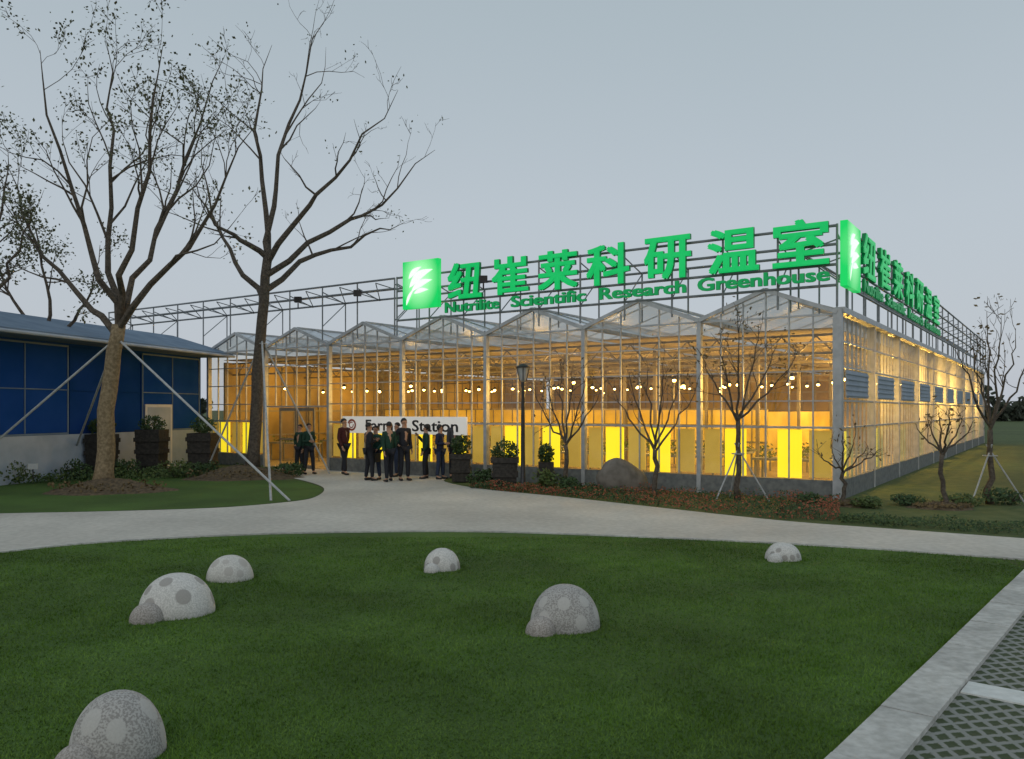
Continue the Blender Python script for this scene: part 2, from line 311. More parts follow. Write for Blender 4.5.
# ---------------------------------------------------------------- greenhouse
C=Vector((7.6,19.1,0)); U=Vector((-.8275,.5595,0)).normalized(); VV=Vector((.5595,.8275,0)).normalized()
def W(a,bb,h): return C+U*a+VV*bb+Vector((0,0,h))
BW=3.36; NB=7; EH=4.36; RH=5.02; LEN=40.0
Z=Vector((0,0,1))
gh=thing('greenhouse',C,'large glass greenhouse with zigzag gabled roof glowing warm yellow inside','greenhouse')
for k in range(NB+1):
    w_=.2 if k==0 else .11
    b=MB(); b.box(W(k*BW-w_/2,-.12,0),U*w_,VV*.16,Z*(EH+(.0 if k else .1)))
    b.obj('column',['alu'],gh)
for k in range(NB):
    a0_=k*BW+.055+ (.05 if k==0 else 0); a1=(k+1)*BW-.055
    door=(k==5)
    fr=MB()
    n_=6
    for i in range(1,n_):
        a=k*BW+BW*i/n_; hp=EH+(RH-EH)*(1-abs(i/n_-.5)*2)
        fr.box(W(a-.016,-.05,.46 if not door else 2.2),U*.032,VV*.05,Z*(hp-.06-(.46 if not door else 2.2)))
    for h in ([1.66,2.3,3.0,3.68,EH-.05] if not door else [2.2,2.95,3.68,EH-.05]):
        fr.box(W(a0_,-.062,h),U*(a1-a0_),VV*.06,Z*(.05 if h in (1.66,EH-.05,2.2) else .03))
    pt=fr.obj('wall_frame',['alu'],gh)
    g=MB(); lo=.46 if not door else 2.26
    g.add([W(a0_,-.01,lo),W(a0_,-.01,EH),W((a0_+a1)/2,-.01,RH-.03),W(a1,-.01,EH),W(a1,-.01,lo)],[(0,1,2,3,4)]); g.obj('glass_pane',['glass'],gh)
    g=MB(); g.beam(W(k*BW,-.09,EH+.02),W((k+.5)*BW,-.09,RH),.1,.1); g.beam(W((k+1)*BW,-.09,EH+.02),W((k+.5)*BW,-.09,RH),.1,.1); g.obj('gable_beam',['alu'],gh)
    if not door:
        p=MB(); p.box(W(a0_,-.08,0),U*(a1-a0_),VV*.12,Z*.45); p.obj('plinth',['plinth'],gh)
        for (f0,f1) in ((.25,.42),(.65,.81)):
            p=MB(); p.box(W(k*BW+BW*f0,.03,.47),U*BW*(f1-f0),VV*.03,Z*1.16); p.obj('yellow_panel',['yellow'],gh)
        for (f0,f1) in ((.05,.2),(.46,.61),(.85,.97)):
            if k==0 and f0>.4 and f0<.8: continue
            p=MB(); p.box(W(k*BW+BW*f0,.05,.5),U*BW*(f1-f0),VV*.03,Z*1.12); p.obj('pale_panel',['pale'],gh)
    else:
        for q in range(2):
            d=MB(); s0=k*BW+.75+q*.95
            for (x0,x1,h0,h1) in ((0,.07,0,2.15),(.83,.9,0,2.15),(.07,.83,0,.12),(.07,.83,2.05,2.15),(.07,.83,1.0,1.06)):
                d.box(W(s0+x0,-.05+q*.01,h0+.02),U*(x1-x0),VV*.05,Z*(h1-h0))
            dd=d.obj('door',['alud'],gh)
            gg=MB(); gg.add([W(s0+.07,-.02,.1),W(s0+.07,-.02,2.1),W(s0+.83,-.02,2.1),W(s0+.83,-.02,.1)],[(0,1,2,3)]); gg.obj('glass_pane',['glass'],dd)
SB=4.0; ns_=10
for j in range(ns_):
    b0=j*SB+(.1 if j==0 else .04); b1_=(j+1)*SB-.04
    c=MB(); c.box(W(-.08,(j+1)*SB-.05,0),U*.14,VV*.1,Z*EH); c.obj('column',['alu'],gh)
    fr=MB()
    for i in range(1,8):
        bb=j*SB+SB*i/8; fr.box(W(-.02,bb-.014,.46),U*.05,VV*.028,Z*(EH-.5))
    for h in (1.66,2.3,3.1,3.7): fr.box(W(-.035,b0,h),U*.05,VV*(b1_-b0),Z*.04)
    fr.obj('wall_frame',['alu'],gh)
    g=MB(); g.add([W(.03,b0,.46),W(.03,b1_,.46),W(.03,b1_,EH),W(.03,b0,EH)],[(0,1,2,3)]); g.obj('glass_pane',['sideglass'],gh)
    p=MB(); p.box(W(-.06,b0,0),U*.12,VV*(b1_-b0),Z*.45); p.obj('plinth',['plinth'],gh)
    p=MB(); p.box(W(-.05,b0+.5,2.4),U*.02,VV*2.6,Z*.66)
    for i in range(5): p.box(W(-.075,b0+.5,2.44+i*.13),U*.02,VV*2.6,Z*.03)
    p.obj('vent_panel',['grey'],gh)
    p=MB(); p.box(W(.12,b0+.5,.47),U*.03,VV*.9,Z*1.1); p.obj('yellow_panel',['yellow'],gh)
g=MB(); g.box(W(-.14,0,EH),U*.22,VV*LEN,Z*.14); g.obj('gutter',['alu'],gh)
for k in range(NB):
    r=MB()
    r.add([W(k*BW,0,EH+.1),W((k+.5)*BW,0,RH),W((k+.5)*BW,LEN,RH),W(k*BW,LEN,EH+.1)],[(0,1,2,3)])
    r.add([W((k+1)*BW,0,EH+.1),W((k+.5)*BW,0,RH),W((k+.5)*BW,LEN,RH),W((k+1)*BW,LEN,EH+.1)],[(0,1,2,3)])
    rr=r.obj('roof',['roofglass'],gh)
    r=MB(); r.beam(W((k+.5)*BW,0,RH+.03),W((k+.5)*BW,LEN,RH+.03),.06)
    for i in range(26):
        bb=.8+i*1.5; 
        r.beam(W(k*BW+.06,bb,EH+.14),W((k+.5)*BW,bb,RH+.02),.03); r.beam(W((k+1)*BW-.06,bb,EH+.14),W((k+.5)*BW,bb,RH+.02),.03)
    r.obj('roof_bar',['alu'],rr)
    r=MB(); r.box(W((k+1)*BW-.08,.05,EH-.02),U*.16,VV*(LEN-.1),Z*.1); r.obj('gutter',['alu'],gh)
fl=MB(); fl.box(W(.1,.1,.005),U*(NB*BW-.2),VV*(LEN-.2),Z*.02); fl.obj('floor',['floor'],gh)
p=MB(); p.box(W(4.5,9.5,.03),U*(NB*BW-4.7),VV*.08,Z*2.1)
for i in range(38): p.box(W(4.55+i*.5,9.47,.03),U*.04,VV*.03,Z*2.1,1)
for h in (.9,1.5,2.1): p.box(W(4.5,9.46,h),U*(NB*BW-4.7),VV*.035,Z*.06,1)
p.obj('partition',['partition','alud'],gh)
p=MB(); p.box(W(5.2,9.7,.03),U*.08,VV*29,Z*2.0); p.obj('partition',['partition'],gh)
def inner_wall(p0,ud,ln,nd):
    p=MB(); p.box(p0,ud*ln,nd*.08,Z*3.95,0)
    i=0
    while i*.7<ln: p.box(p0+ud*(i*.7)-nd*.035+Z*0.0,ud*.05,nd*.03,Z*3.95,1); i+=1
    for h in (1.0,2.0,3.0): p.box(p0-nd*.04+Z*h,ud*ln,nd*.03,Z*.06,1)
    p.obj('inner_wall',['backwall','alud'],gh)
inner_wall(W(.3,25,.03),U,NB*BW-.6,VV)
inner_wall(W(NB*BW-.25,.5,.03),VV,24.3,U)
p=MB(); p.box(W(.2,LEN-.4,.03),U*(NB*BW-.4),VV*.08,Z*3.9); p.obj('partition',['backwall'],gh)
for k in range(NB):
    for bb in (.5,5.05,9.6,14.2,21,28,34.5):
        p=MB(); p.box(W(k*BW+.2,bb,4.06),U*(BW-.4),VV*(4.1 if bb<14 else 6.3 if bb<34 else 4.6),Z*.02); p.obj('shade_screen',['screen'],gh)
for bb in (.9,4.6,9.2,14,20,26,32):
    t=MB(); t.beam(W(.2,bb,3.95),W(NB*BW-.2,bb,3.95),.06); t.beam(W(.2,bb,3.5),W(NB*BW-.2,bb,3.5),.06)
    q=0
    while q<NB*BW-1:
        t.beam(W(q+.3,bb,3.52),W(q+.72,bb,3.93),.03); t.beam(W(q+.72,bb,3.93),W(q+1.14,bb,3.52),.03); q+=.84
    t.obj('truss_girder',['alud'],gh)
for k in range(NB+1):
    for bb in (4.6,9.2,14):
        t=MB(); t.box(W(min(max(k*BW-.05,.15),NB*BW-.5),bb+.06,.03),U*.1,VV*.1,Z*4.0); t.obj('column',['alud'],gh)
def interior_lamp(a,bb,h,watt):
    m=MB(); m.lathe(W(a,bb,h),[(.02,.16),(.04,.13),(.085,.05),(.09,.04)],10); m.tube([W(a,bb,h+.16),W(a,bb,3.5)],.005,3)
    o=m.obj('pendant_lamp',['dark'],gh)
    m=MB(); m.lathe(W(a,bb,h),[(.02,-.03),(.05,-.01),(.055,.02),(.03,.04)],10); m.obj('bulb',['lampglow'],o,smooth=True)
    if watt:
        l=bpy.data.lights.new('lamp_light','POINT'); l.energy=watt; l.color=(1,.56,.12); l.shadow_soft_size=.15
        lo=link('lamp_light',l,gh,Vector((0,0,0))); lo.location=W(a,bb,h-.12)-C
for k in range(NB):
    interior_lamp(k*BW+1.68,2.3,2.95,(130 if k<5 else 70)); interior_lamp(k*BW+1.68,7.0,2.95,(170 if k<5 else 90))
    for da in (-.9,.9): 
        for b_ in (5.2,8.8,13.5,18): interior_lamp(k*BW+1.68+da,b_,2.95+.02*(b_-9),0)
for a in (3.,9.,15.,20.): interior_lamp(a,17.,2.95,240)
for bb in (4.2,12,17.5,22,28,34):
    interior_lamp(.75,bb,2.95,(300 if bb<5 else 480))
for k in range(NB):
    if k==5: continue
    for bb in (2.8,5.6,7.6):
        bs=W(k*BW+1.68,bb,.03); bn=thing('plant_bench',bs,'steel growing bench carrying young potted plants inside the greenhouse','bench',group='growing benches in the greenhouse')
        m=MB(); m.box(W(k*BW+.5,bb-.4,.72),U*2.3,VV*.8,Z*.06)
        m.obj('bench_top',['steel'],bn)
        for (qa,qb) in ((.55,-.35),(2.7,-.35),(.55,.3),(2.7,.3)):
            m=MB(); m.box(W(k*BW+qa,bb+qb,.03),U*.05,VV*.05,Z*.69); m.obj('leg',['steel'],bn)
        m=MB(); m.leaves([W(k*BW+random.uniform(.5,2.8),bb+random.uniform(-.38,.38),.8+abs(random.gauss(0,.12))) for _ in range(120)],.13)
        m.obj('crop',['shrubl'],bn)
# ---------------------------------------------------------------- rooftop truss + signs
tr=thing('rooftop_truss',W(0,0,EH),'galvanised pipe truss standing along the greenhouse roof edge','truss')
def truss_run(fn,length,step,hs,start=0.,brace=False,top=6.42):
    for (off,h) in hs:
        m=MB(); m.tube([fn(start,off,h),fn(length,off,h)],.034,6); m.obj('rail',['steel'],tr)
    q=start; i=0
    while q<=length+.01:
        m=MB()
        m.tube([fn(q,0,EH+.15),fn(q,0,top)],.027,6)
        if not brace or i%2==0:
            m.tube([fn(q,1.1,EH+.2),fn(q,1.1,5.95)],.024,6)
            m.tube([fn(q,0,5.0),fn(q,1.1,5.9)],.018,5)
        m.tube([fn(q,0,6.2),fn(q,1.1,5.9)],.02,5)
        if brace and q+step<=length:
            m.tube([fn(q,1.1,5.93),fn(q+step/2,0,6.3)],.018,5); m.tube([fn(q+step/2,0,6.3),fn(q+step,1.1,5.93)],.018,5)
        m.obj('post',['steel'],tr); q+=step; i+=1
hs=[(0,6.38),(0,5.95),(0,5.48),(0,5.0),(1.1,5.93)]
truss_run(lambda q,o,h:W(q,-.12+o,h),13.6,1.36,hs)
truss_run(lambda q,o,h:W(q,-.12+o,h),NB*BW+7,1.68,[(0,6.38),(0,6.05),(1.1,5.93),(1.1,6.25)],13.7,True,6.4)
truss_run(lambda q,o,h:W(-.12+o,q+.3,h),LEN,2.0,hs)
def text_mesh(body,off,ext):
    cu=bpy.data.curves.new('t','FONT'); cu.body=body; cu.size=1; cu.extrude=ext; cu.offset=off; cu.resolution_u=3
    o=bpy.data.objects.new('t',cu); COL.objects.link(o); bpy.context.view_layer.update()
    me=bpy.data.meshes.new_from_object(o.evaluated_get(bpy.context.evaluated_depsgraph_get()))
    bpy.data.objects.remove(o); return me
def put_text(name,body,parent,cen,xd,wid,hei,mats,bold=0.,ext=.04,basey=None,**kw):
    src=text_mesh(body,0,ext); v=np.array([x.co[:] for x in src.vertices]); F_=[tuple(p.vertices) for p in src.polygons]
    sh=[(0,0,0)]
    if bold: sh=[(0,0,0),(bold,bold*.7,-.0025),(-bold,bold*.7,-.005),(bold,-bold*.7,-.0075),(-bold,-bold*.7,-.010)]
    VVv=np.concatenate([v+np.array(s_) for s_ in sh]); FF=[]
    for i in range(len(sh)): FF+=[tuple(q+i*len(v) for q in f) for f in F_]
    mn=VVv.min(0); mx=VVv.max(0)
    sx_=wid/(mx[0]-mn[0]); sy=hei/(mx[1]-mn[1]) if basey is None else hei/.73; n_=xd.cross(Z); c=(mn+mx)/2; b_=BASE[parent]
    if basey is not None: c[1]=.36
    R=[]
    for p in VVv: R.append(tuple(Vector(cen)+xd*float((p[0]-c[0])*sx_)+Z*float((p[1]-c[1])*sy)+n_*float(p[2]-c[2])-b_))
    me=bpy.data.meshes.new(name); me.from_pydata(R,[],FF)
    for m in mats: me.materials.append(M[m])
    me.update()
    if len(mats)>1:
        for p in me.polygons: p.material_index=0 if p.normal.dot(n_)>.5 else 1
    return link(name,me,parent,b_,**kw)
def roof_sign(fn,xd,cs,wd,words,logo_c,lh):
    sg=thing('rooftop_sign',fn(cs[0],5.0),'illuminated green Chinese and English lettering mounted on roof truss','sign')
    for ch,c in zip('纽崔莱科研温室',cs): put_text('character',ch,sg,fn(c,6.03),xd,wd,1.1,['green','greendim'],bold=.03,ext=.05)
    for wo,wc,ww_ in words: put_text('word',wo,sg,fn(wc,5.26),xd,ww_,.32,['greeneng','greendim'],bold=.035,ext=.03,basey=0)
    n_=xd.cross(Z); c=fn(logo_c,lh)+n_*.02
    lg=thing('logo_sign',c,'glowing green square light box with white leaf emblem','sign')
    m=MB(); m.box(c-xd*.72-Z*.75-n_*.08,xd*1.44,n_*.16,Z*1.5); m.obj('light_box',['logo'],lg)
    m=MB(); lay=[0]
    def leaf(pts):
        lay[0]+=1; m.add([c+xd*q[0]+Z*q[1]+n_*(.086+.004*lay[0]) for q in pts],[tuple(range(len(pts)))])
    def blade(p0,p1,wd_,curve):
        p0=Vector(p0);p1=Vector(p1);d=p1-p0;nn=Vector((-d.y,d.x)).normalized(); up=[];dn=[]
        for i in range(11):
            t=i/10; ww_=math.sin(math.pi*t**.8)*wd_; q=p0+d*t+nn*(curve*math.sin(math.pi*t)); up.append(q+nn*ww_); dn.append(q-nn*ww_*.6)
        leaf(up+dn[::-1][1:-1])
    blade((-.44,-.08),(.52,.42),.17,.1); blade((-.34,-.18),(.5,.1),.13,.05); blade((-.46,.2),(.06,.54),.11,.04); blade((-.24,-.28),(.36,-.2),.09,.03); blade((-.55,-.64),(-.2,-.1),.07,.04)
    m.obj('emblem',['white'],lg)
roof_sign(lambda q,h:W(q,-.28,h),-U,[10.7,9.04,7.42,5.85,4.13,2.4,.78],1.3,[('Nutrilite',10.45,2.05),('Scientific',7.77,2.5),('Research',4.87,2.5),('Greenhouse',1.72,3.2)],12.4,6.05)
roof_sign(lambda q,h:W(-.16,q,h),VV,[2.6+2.2*i for i in range(7)],1.65,[('Nutrilite',3.3,2.6),('Scientific',6.8,3.3),('Research',10.7,3.2),('Greenhouse',15,4.2)],.45,5.70)
for a in (15.2,18.1,10.0):
    p=W(a,-.3,5.9); t=thing('flood_light',p,'small black floodlight clamped to the roof truss','floodlight',group='floodlights on the truss')
    m=MB(); m.box(p+Vector((-.12,-.08,0)),(.24,0,0),(0,.16,0),(0,0,.2)); m.obj('housing',['dark'],t)
    m=MB(); m.tube([p+Vector((0,0,-.2)),p+Vector((0,0,-.02))],.025,6); m.obj('bracket',['dark'],t)
bn=thing('banner_sign',W(13.2,-.2,1.3),'long white banner board with black lettering on greenhouse front','sign')
m=MB(); m.box(W(10.7,-.2,1.33),U*5.3,VV*.04,Z*.56); m.obj('board',['banner'],bn)
put_text('word','Farm',bn,W(14.3,-.215,1.60),-U,1.2,.36,['black'],bold=.015,ext=.004)
put_text('word','Station',bn,W(11.95,-.215,1.60),-U,1.85,.36,['black'],bold=.015,ext=.004)
m=MB(); cc=W(15.55,-.215,1.6)
for (da,dh,rr_,st_,ee) in ((0,0,.2,.3,5.2),(.02,0,.11,2.9,5.6)):
    arc=[cc+U*(da+rr_*math.cos(st_+ee*i/16))+Z*(dh+rr_*math.sin(st_+ee*i/16)) for i in range(17)]
    arc2=[cc+U*(da+rr_*.68*math.cos(st_+ee*i/16))+Z*(dh+rr_*.68*math.sin(st_+ee*i/16)) for i in range(17)]
    m.add(arc+arc2,[(i,i+1,18+i,17+i) for i in range(16)])
m.obj('emblem',['red'],bn)
# ---------------------------------------------------------------- blue building
Q=Vector((-12.15,32.0,0)); P_=Vector((-15.2,18.5,0)); D=(P_-Q); BL=D.length; D.normalize(); NN=Vector((-D.y,D.x,0));
if NN.x<0: NN=-NN
bl=thing('blue_building',Q,'low deep blue clad hall with pale blue-grey roof edge','building')
def BB(s,o,h): return Q+D*s+NN*o+Z*h
e0=4.28; e1=5.05; ov=1.25
m=MB(); m.box(BB(0,-12,0),D*BL,NN*12,Z*e0); m.obj('wall',['bluewall'],bl)
m=MB(); m.box(BB(.02,.003,.0),D*(BL-.1),NN*.05,Z*1.35); m.obj('plinth',['grey'],bl)
m=MB(); 
m.add([BB(-.25,ov,e0),BB(BL+.3,ov,e0),BB(BL+.3,-1.4,e1),BB(-.25,-1.4,e1)],[(0,1,2,3)]); m.add([BB(-.25,ov,e0-.14),BB(BL+.3,ov,e0-.14),BB(BL+.3,-12,e0-.04),BB(-.25,-12,e0-.04)],[(3,2,1,0)])
m.add([BB(-.25,ov,e0-.14),BB(BL+.3,ov,e0-.14),BB(BL+.3,ov,e0),BB(-.25,ov,e0)],[(0,1,2,3)]); m.add([BB(-.25,ov,e0-.14),BB(-.25,-1.4,e0-.1),BB(-.25,-1.4,e1),BB(-.25,ov,e0)],[(0,1,2,3)])
m.add([BB(-.25,-1.4,e1),BB(BL+.3,-1.4,e1),BB(BL+.3,-12,e1+.1),BB(-.25,-12,e1+.1)],[(0,1,2,3)])
rf=m.obj('roof',['blueroof'],bl)
m=MB(); m.tube([BB(-.25,ov+.06,e0-.1),BB(BL+.3,ov+.06,e0-.1)],.05,8); m.obj('gutter',['grey'],bl)
for i in range(4):
    s0=.15+i*3.4
    wn=MB(); wn.box(BB(s0+.03,.004,1.42),D*3.3,NN*.02,Z*2.6); wo=wn.obj('window',['bluedark' if i%2 else 'bluewall'],bl)
    m=MB(); 
    for (x0,x1,h0,h1) in ((0,3.36,1.36,1.41),(0,3.36,4.03,4.08),(0,.04,1.42,4.02),(1.66,1.69,1.42,4.02),(3.32,3.36,1.42,4.02),(.05,3.3,2.7,2.73)):
        m.box(BB(s0+x0,.026,h0),D*(x1-x0),NN*.03,Z*(h1-h0))
    m.obj('frame',['bluedark' if i%2 else 'blueroof'],wo)
m=MB(); m.box(BB(1.9,.06,0),D*1.5,NN*.03,Z*2.3); dr=m.obj('door',['whitepaint'],bl)
m=MB(); m.box(BB(2.02,.095,.1),D*1.26,NN*.01,Z*2.1); m.obj('door_glass',['grey'],dr)
m=MB(); m.tube([BB(2.5,.13,.9),BB(2.5,.13,1.15)],.015,6); m.obj('handle',['steel'],dr)
# ---------------------------------------------------------------- trees
def grow(br,pts,r0,r1,lev,maxlev,dens,spread=.75,upb=.25,wig=.16):
    pts=[Vector(p) for p in pts]; 
    seg=[(pts[i+1]-pts[i]).length for i in range(len(pts)-1)]; Lt=sum(seg)
    br.append((pts,[r0+(r1-r0)*(i/(len(pts)-1)) for i in range(len(pts))],lev))
    if lev>=maxlev: return
    nch=max(2,int(dens*Lt*random.uniform(.8,1.2)))
    for c in range(nch):
        t=random.uniform(.25 if lev else .3,.99); d=t*Lt; i=0
        while i<len(seg)-1 and d>seg[i]: d-=seg[i]; i+=1
        p=pts[i].lerp(pts[i+1],min(d/seg[i],1)); dr_=(pts[i+1]-pts[i]).normalized()
        rr=(r0+(r1-r0)*t)*.55
        nd=(dr_+Vector(rng.normal(size=3))*spread+Z*upb).normalized()
        ln=max(.25,Lt*random.uniform(.25,.5)*(1.15-t*.6)); q=p; ps=[p]; nn_=5 if lev<1 else 3
        for s_ in range(nn_):
            nd=(nd+Vector(rng.normal(size=3))*wig+Z*.06).normalized(); q=q+nd*ln/nn_; ps.append(q)
        grow(br,ps,max(rr,.0065),max(r1*.45,.004),lev+1,maxlev,dens*1.3,spread,upb,wig)
def jit(pts,amp):
    r=[Vector(pts[0])]
    for i in range(len(pts)-1):
        a=Vector(pts[i]);b_=Vector(pts[i+1]); r.append(a.lerp(b_,.33)+Vector(rng.normal(size=3))*amp); r.append(a.lerp(b_,.67)+Vector(rng.normal(size=3))*amp); r.append(b_)
    return r
def make_tree(base,trunk,limbs,tr0,tr1,lr,label,cat='tree',leafn=0,leafsz=.1,leafmat='leafd',maxlev=2,dens=1.4,bark='bark',tip=.008,spread=.75,crownbark=None,wig=.16,**kw):
    t=thing('tree',base,label,cat,**kw)
    m=MB(); tp=jit(trunk,.025); n_=len(tp); rad=[tr0+(tr1-tr0)*(i/(n_-1)) for i in range(n_)]; rad[0]*=1.35
    m.tube(tp,rad,12); m.obj('trunk',[bark],t,smooth=True)
    br=[]
    for l in limbs: grow(br,jit(l,.055*((Vector(l[-1])-Vector(l[0])).length/4)),lr,tip,0,maxlev,dens,spread,.25,wig)
    m=MB(); ends=[]
    for ps,rs,lev in br:
        m.tube(ps,rs,7 if lev==0 else (5 if lev==1 else 3),0,cap=lev<2)
        if lev>=1: ends+= [ps[-1],ps[-2]]
        if lev>=maxlev: ends+=[ps[0].lerp(ps[-1],random.random())]
    if leafn and ends:
        pos=[Vector(random.choice(ends))+Vector(rng.normal(size=3))*.15 for _ in range(leafn)]; m.leaves(pos,leafsz,1)
    m.obj('crown',[crownbark or bark,leafmat],t,smooth=False)
    return t
zA=21.5; A=lambda x,y,d=0:AT(x,y,zA+d)
make_tree(A(103,491.5),[A(103,491.5),A(106,430),A(112,370),A(119,325)],
 [[A(119,327),A(92,255,-.5),A(60,150,-.8),A(40,50,-1)],[A(119,326),A(108,240,.4),A(114,130,.6),A(106,40,.8)],[A(118,326),A(150,260,.3),A(185,160,1),A(225,55,1.5)],
  [A(118,330),A(170,265,-.8),A(215,205,-1.4),A(256,125,-2)],[A(117,335),A(75,290,.6),A(35,240,1.3),A(5,160,1.6)],[A(119,325),A(132,250,-1),A(150,130,-1.6),A(163,45,-2)]],
 .24,.17,.1,'tall leaning tree with sparse small dark leaves on a mulch mound',leafn=3300,leafsz=.09,dens=1.1,maxlev=3,bark='barklit',crownbark='bark',tip=.006,spread=.5,wig=.22)
zB=26.0; B=lambda x,y,d=0:AT(x,y,zB+d)
make_tree(B(252,476),[B(252,476),B(257,400),B(262,320),B(268,255)],
 [[B(268,258),B(240,240,-.5),B(215,225,-.8),B(188,180,-1)],[B(268,256),B(276,190,.4),B(300,100,.7),B(325,20,1)],[B(268,262),B(310,205,-.6),B(350,160,-1),B(398,90,-1.4)],
  [B(267,275),B(330,232,.4),B(382,205,.8),B(435,150,1.2)],[B(268,256),B(262,180,1),B(258,110,1.4),B(272,45,1.8)],[B(266,290),B(315,255,1.4),B(365,235,2),B(405,222,2.4)],[B(264,300),B(235,262,1.2),B(212,215,1.6),B(202,140,2)]],
 .2,.14,.105,'tall bare tree with dark wide forking branches beside the entrance',leafn=300,leafsz=.09,dens=1.05,maxlev=3,spread=.6,tip=.006,wig=.24)
zC=25.5; Cc=lambda x,y,d=0:AT(x,y,zC+d)
make_tree(Cc(47,477.5),[Cc(47,477.5),Cc(44,420),Cc(46,345)],
 [[Cc(46,350),Cc(20,310),Cc(0,270),Cc(-15,200)],[Cc(46,347),Cc(50,300),Cc(40,250),Cc(30,200)],[Cc(46,350),Cc(75,320),Cc(92,290),Cc(100,245)]],
 .17,.13,.07,'medium tree with dusky leaves in front of the blue building',leafn=1700,leafsz=.1,dens=1.7,wig=.25)
zE=22; E_=lambda x,y,d=0:AT(x,y,zE+d)
make_tree(E_(-45,487),[E_(-45,487),E_(-40,400),E_(-35,330)],
 [[E_(-35,332),E_(-12,270),E_(2,210),E_(8,150)],[E_(-35,332),E_(-60,250),E_(-70,160),E_(-60,80)],[E_(-35,335),E_(-4,290),E_(20,250),E_(32,205)]],
 .2,.14,.08,'tree with sparse dusky leaves leaning over the lawn',leafn=1600,leafsz=.1,dens=1.5,tip=.006,wig=.25)
def small(px,py,top,xl,xr,fork,lab,leafn=60,r=.065,n_=6,mat_='leafb',maxlev=2,dens=2.4):
    d=CH*F/(py-HZ); T=lambda x,y,q=0:AT(x,y,d+q)
    limbs=[]
    for i in range(n_):
        f=i/(n_-1); x=xl+(xr-xl)*f; tp=top+abs(f-.5)*2*(fork-top)*.35+random.uniform(0,8); q=random.uniform(-.9,.9)
        limbs.append([T(px,fork+random.uniform(-4,4)),T(px+(x-px)*.5,fork+(tp-fork)*.4,q*.5),T(px+(x-px)*.85,fork+(tp-fork)*.75,q*.8),T(x,tp,q)])
    make_tree(T(px,py),[T(px,py),T(px+1,(py+fork)/2),T(px,fork)],limbs,r,r*.8,r*.45,lab,leafn=leafn,leafsz=.1,leafmat=mat_,dens=dens,tip=.005,maxlev=maxlev,spread=.5,group='young trees along the greenhouse')
small(565,490,352,533,600,445,'young bare tree with fan of thin branches before greenhouse',50)
small(655,496,347,612,698,450,'young bare tree with fan of thin branches before greenhouse',50)
small(738,500,312,700,797,420,'young tree with a few dry leaves before glowing greenhouse',170)
small(843,505,430,818,880,472,'small low bare tree by the greenhouse corner',40,.05)
small(942,508,400,915,975,455,'young bare tree on lawn beside the greenhouse side',50,.055)
small(990,504,300,958,1030,430,'taller young tree with dry leaves on grass',140,.07,6,'leafb',2,2.0)
def support(base,top,feet,lab,r=.03):
    t=thing('tree_support',base,lab,'tree support',group='tree support poles')
    for f in feet:
        m=MB(); f=Vector(f); tp=Vector(top); m.tube([f,tp+(tp-f).normalized()*.15],r,8); m.obj('pole',['pole'],t)
    m=MB(); tp=Vector(top); m.tube([tp+Vector((.15*math.cos(i*math.pi/4),.15*math.sin(i*math.pi/4),-.12)) for i in range(9)],r*.6,5); m.obj('tie_ring',['pole'],t)
support(A(115,491.5),A(117,338),[G(290,501),G(-60,490),G(66,474)],'long pale poles propping the leaning tree')
support(B(252,476),B(262,340),[G(271,501),G(205,474),G(330,474)],'pale poles propping the bare tree')
support(E_(-45,487),E_(-38,345),[G(70,476),G(-120,500)],'pale pole propping a tree at lawn edge')
for (px,py) in ((738,500),(990,504)):
    g0=G(px,py); support(g0,g0+Vector((0,0,1.2)),[g0+Vector((-.6,-.3,0)),g0+Vector((.65,-.25,0)),g0+Vector((0,.7,0))],'short tripod of pale poles around young tree',.018)
def mound(px,py,rx,ry,h):
    c=G(px,py); m=MB(); n_=40; R=10; vs=[];fs=[]
    for i in range(R+1):
        for k in range(n_):
            t=2*math.pi*k/n_; f=i/R; wob=1+.08*math.sin(3*t+px)+.05*math.sin(7*t)
            vs.append((c.x+rx*f*wob*math.cos(t),c.y+ry*f*wob*math.sin(t),h*(math.cos(f*math.pi)+1)/2+random.uniform(0,.03)*(f<1)+ (.0 if f<1 else -.01)))
    for i in range(R):
        for k in range(n_):
            k2=(k+1)%n_; fs.append((i*n_+k,i*n_+k2,(i+1)*n_+k2,(i+1)*n_+k))
    m.add(vs,fs); m.leaves([(c.x+rx*.9*math.sqrt(random.random())*math.cos(a),c.y+ry*.9*math.sqrt(random.random())*math.sin(a),h*.7*random.random()+.02) for a in [random.uniform(0,6.28) for _ in range(500)]],.09,1)
    m.obj('soil_mound',['mulch','leafb'],kind='structure')
mound(108,491,1.7,1.2,.32); mound(240,478,1.9,1.2,.38); mound(942,508,.7,.5,.12); mound(848,505,.6,.5,.1)
# ---------------------------------------------------------------- plants
def ell(c,rx,ry,rz,n_):
    r=[]
    for _ in range(n_):
        d=Vector(rng.normal(size=3)).normalized(); q=random.uniform(.55,1.05)
        r.append((c[0]+d.x*rx*q,c[1]+d.y*ry*q,max(.02,c[2]+d.z*rz*q)))
    return r
def shrub(px,py,w_,h_,mt='shrub',lab='dense dark green shrub at the bed edge',n_=420,**kw):
    c=G(px,py); m=MB()
    for k in range(4):
        cc=(c.x+random.uniform(-.3,.3)*w_,c.y+random.uniform(-.25,.25)*w_,h_*random.uniform(.4,.6)); m.leaves(ell(cc,w_*.35,w_*.35,h_*.45,n_//4),.09,0)
    for k in range(6):
        a=random.uniform(0,6.28); m.tube([(c.x,c.y,0),(c.x+.3*w_*math.cos(a),c.y+.3*w_*math.sin(a),h_*.6)],.012,4,1)
    m.obj('shrub',[mt,'bark'],base=c,label=lab,category='shrub',group='shrubs in the planting beds')
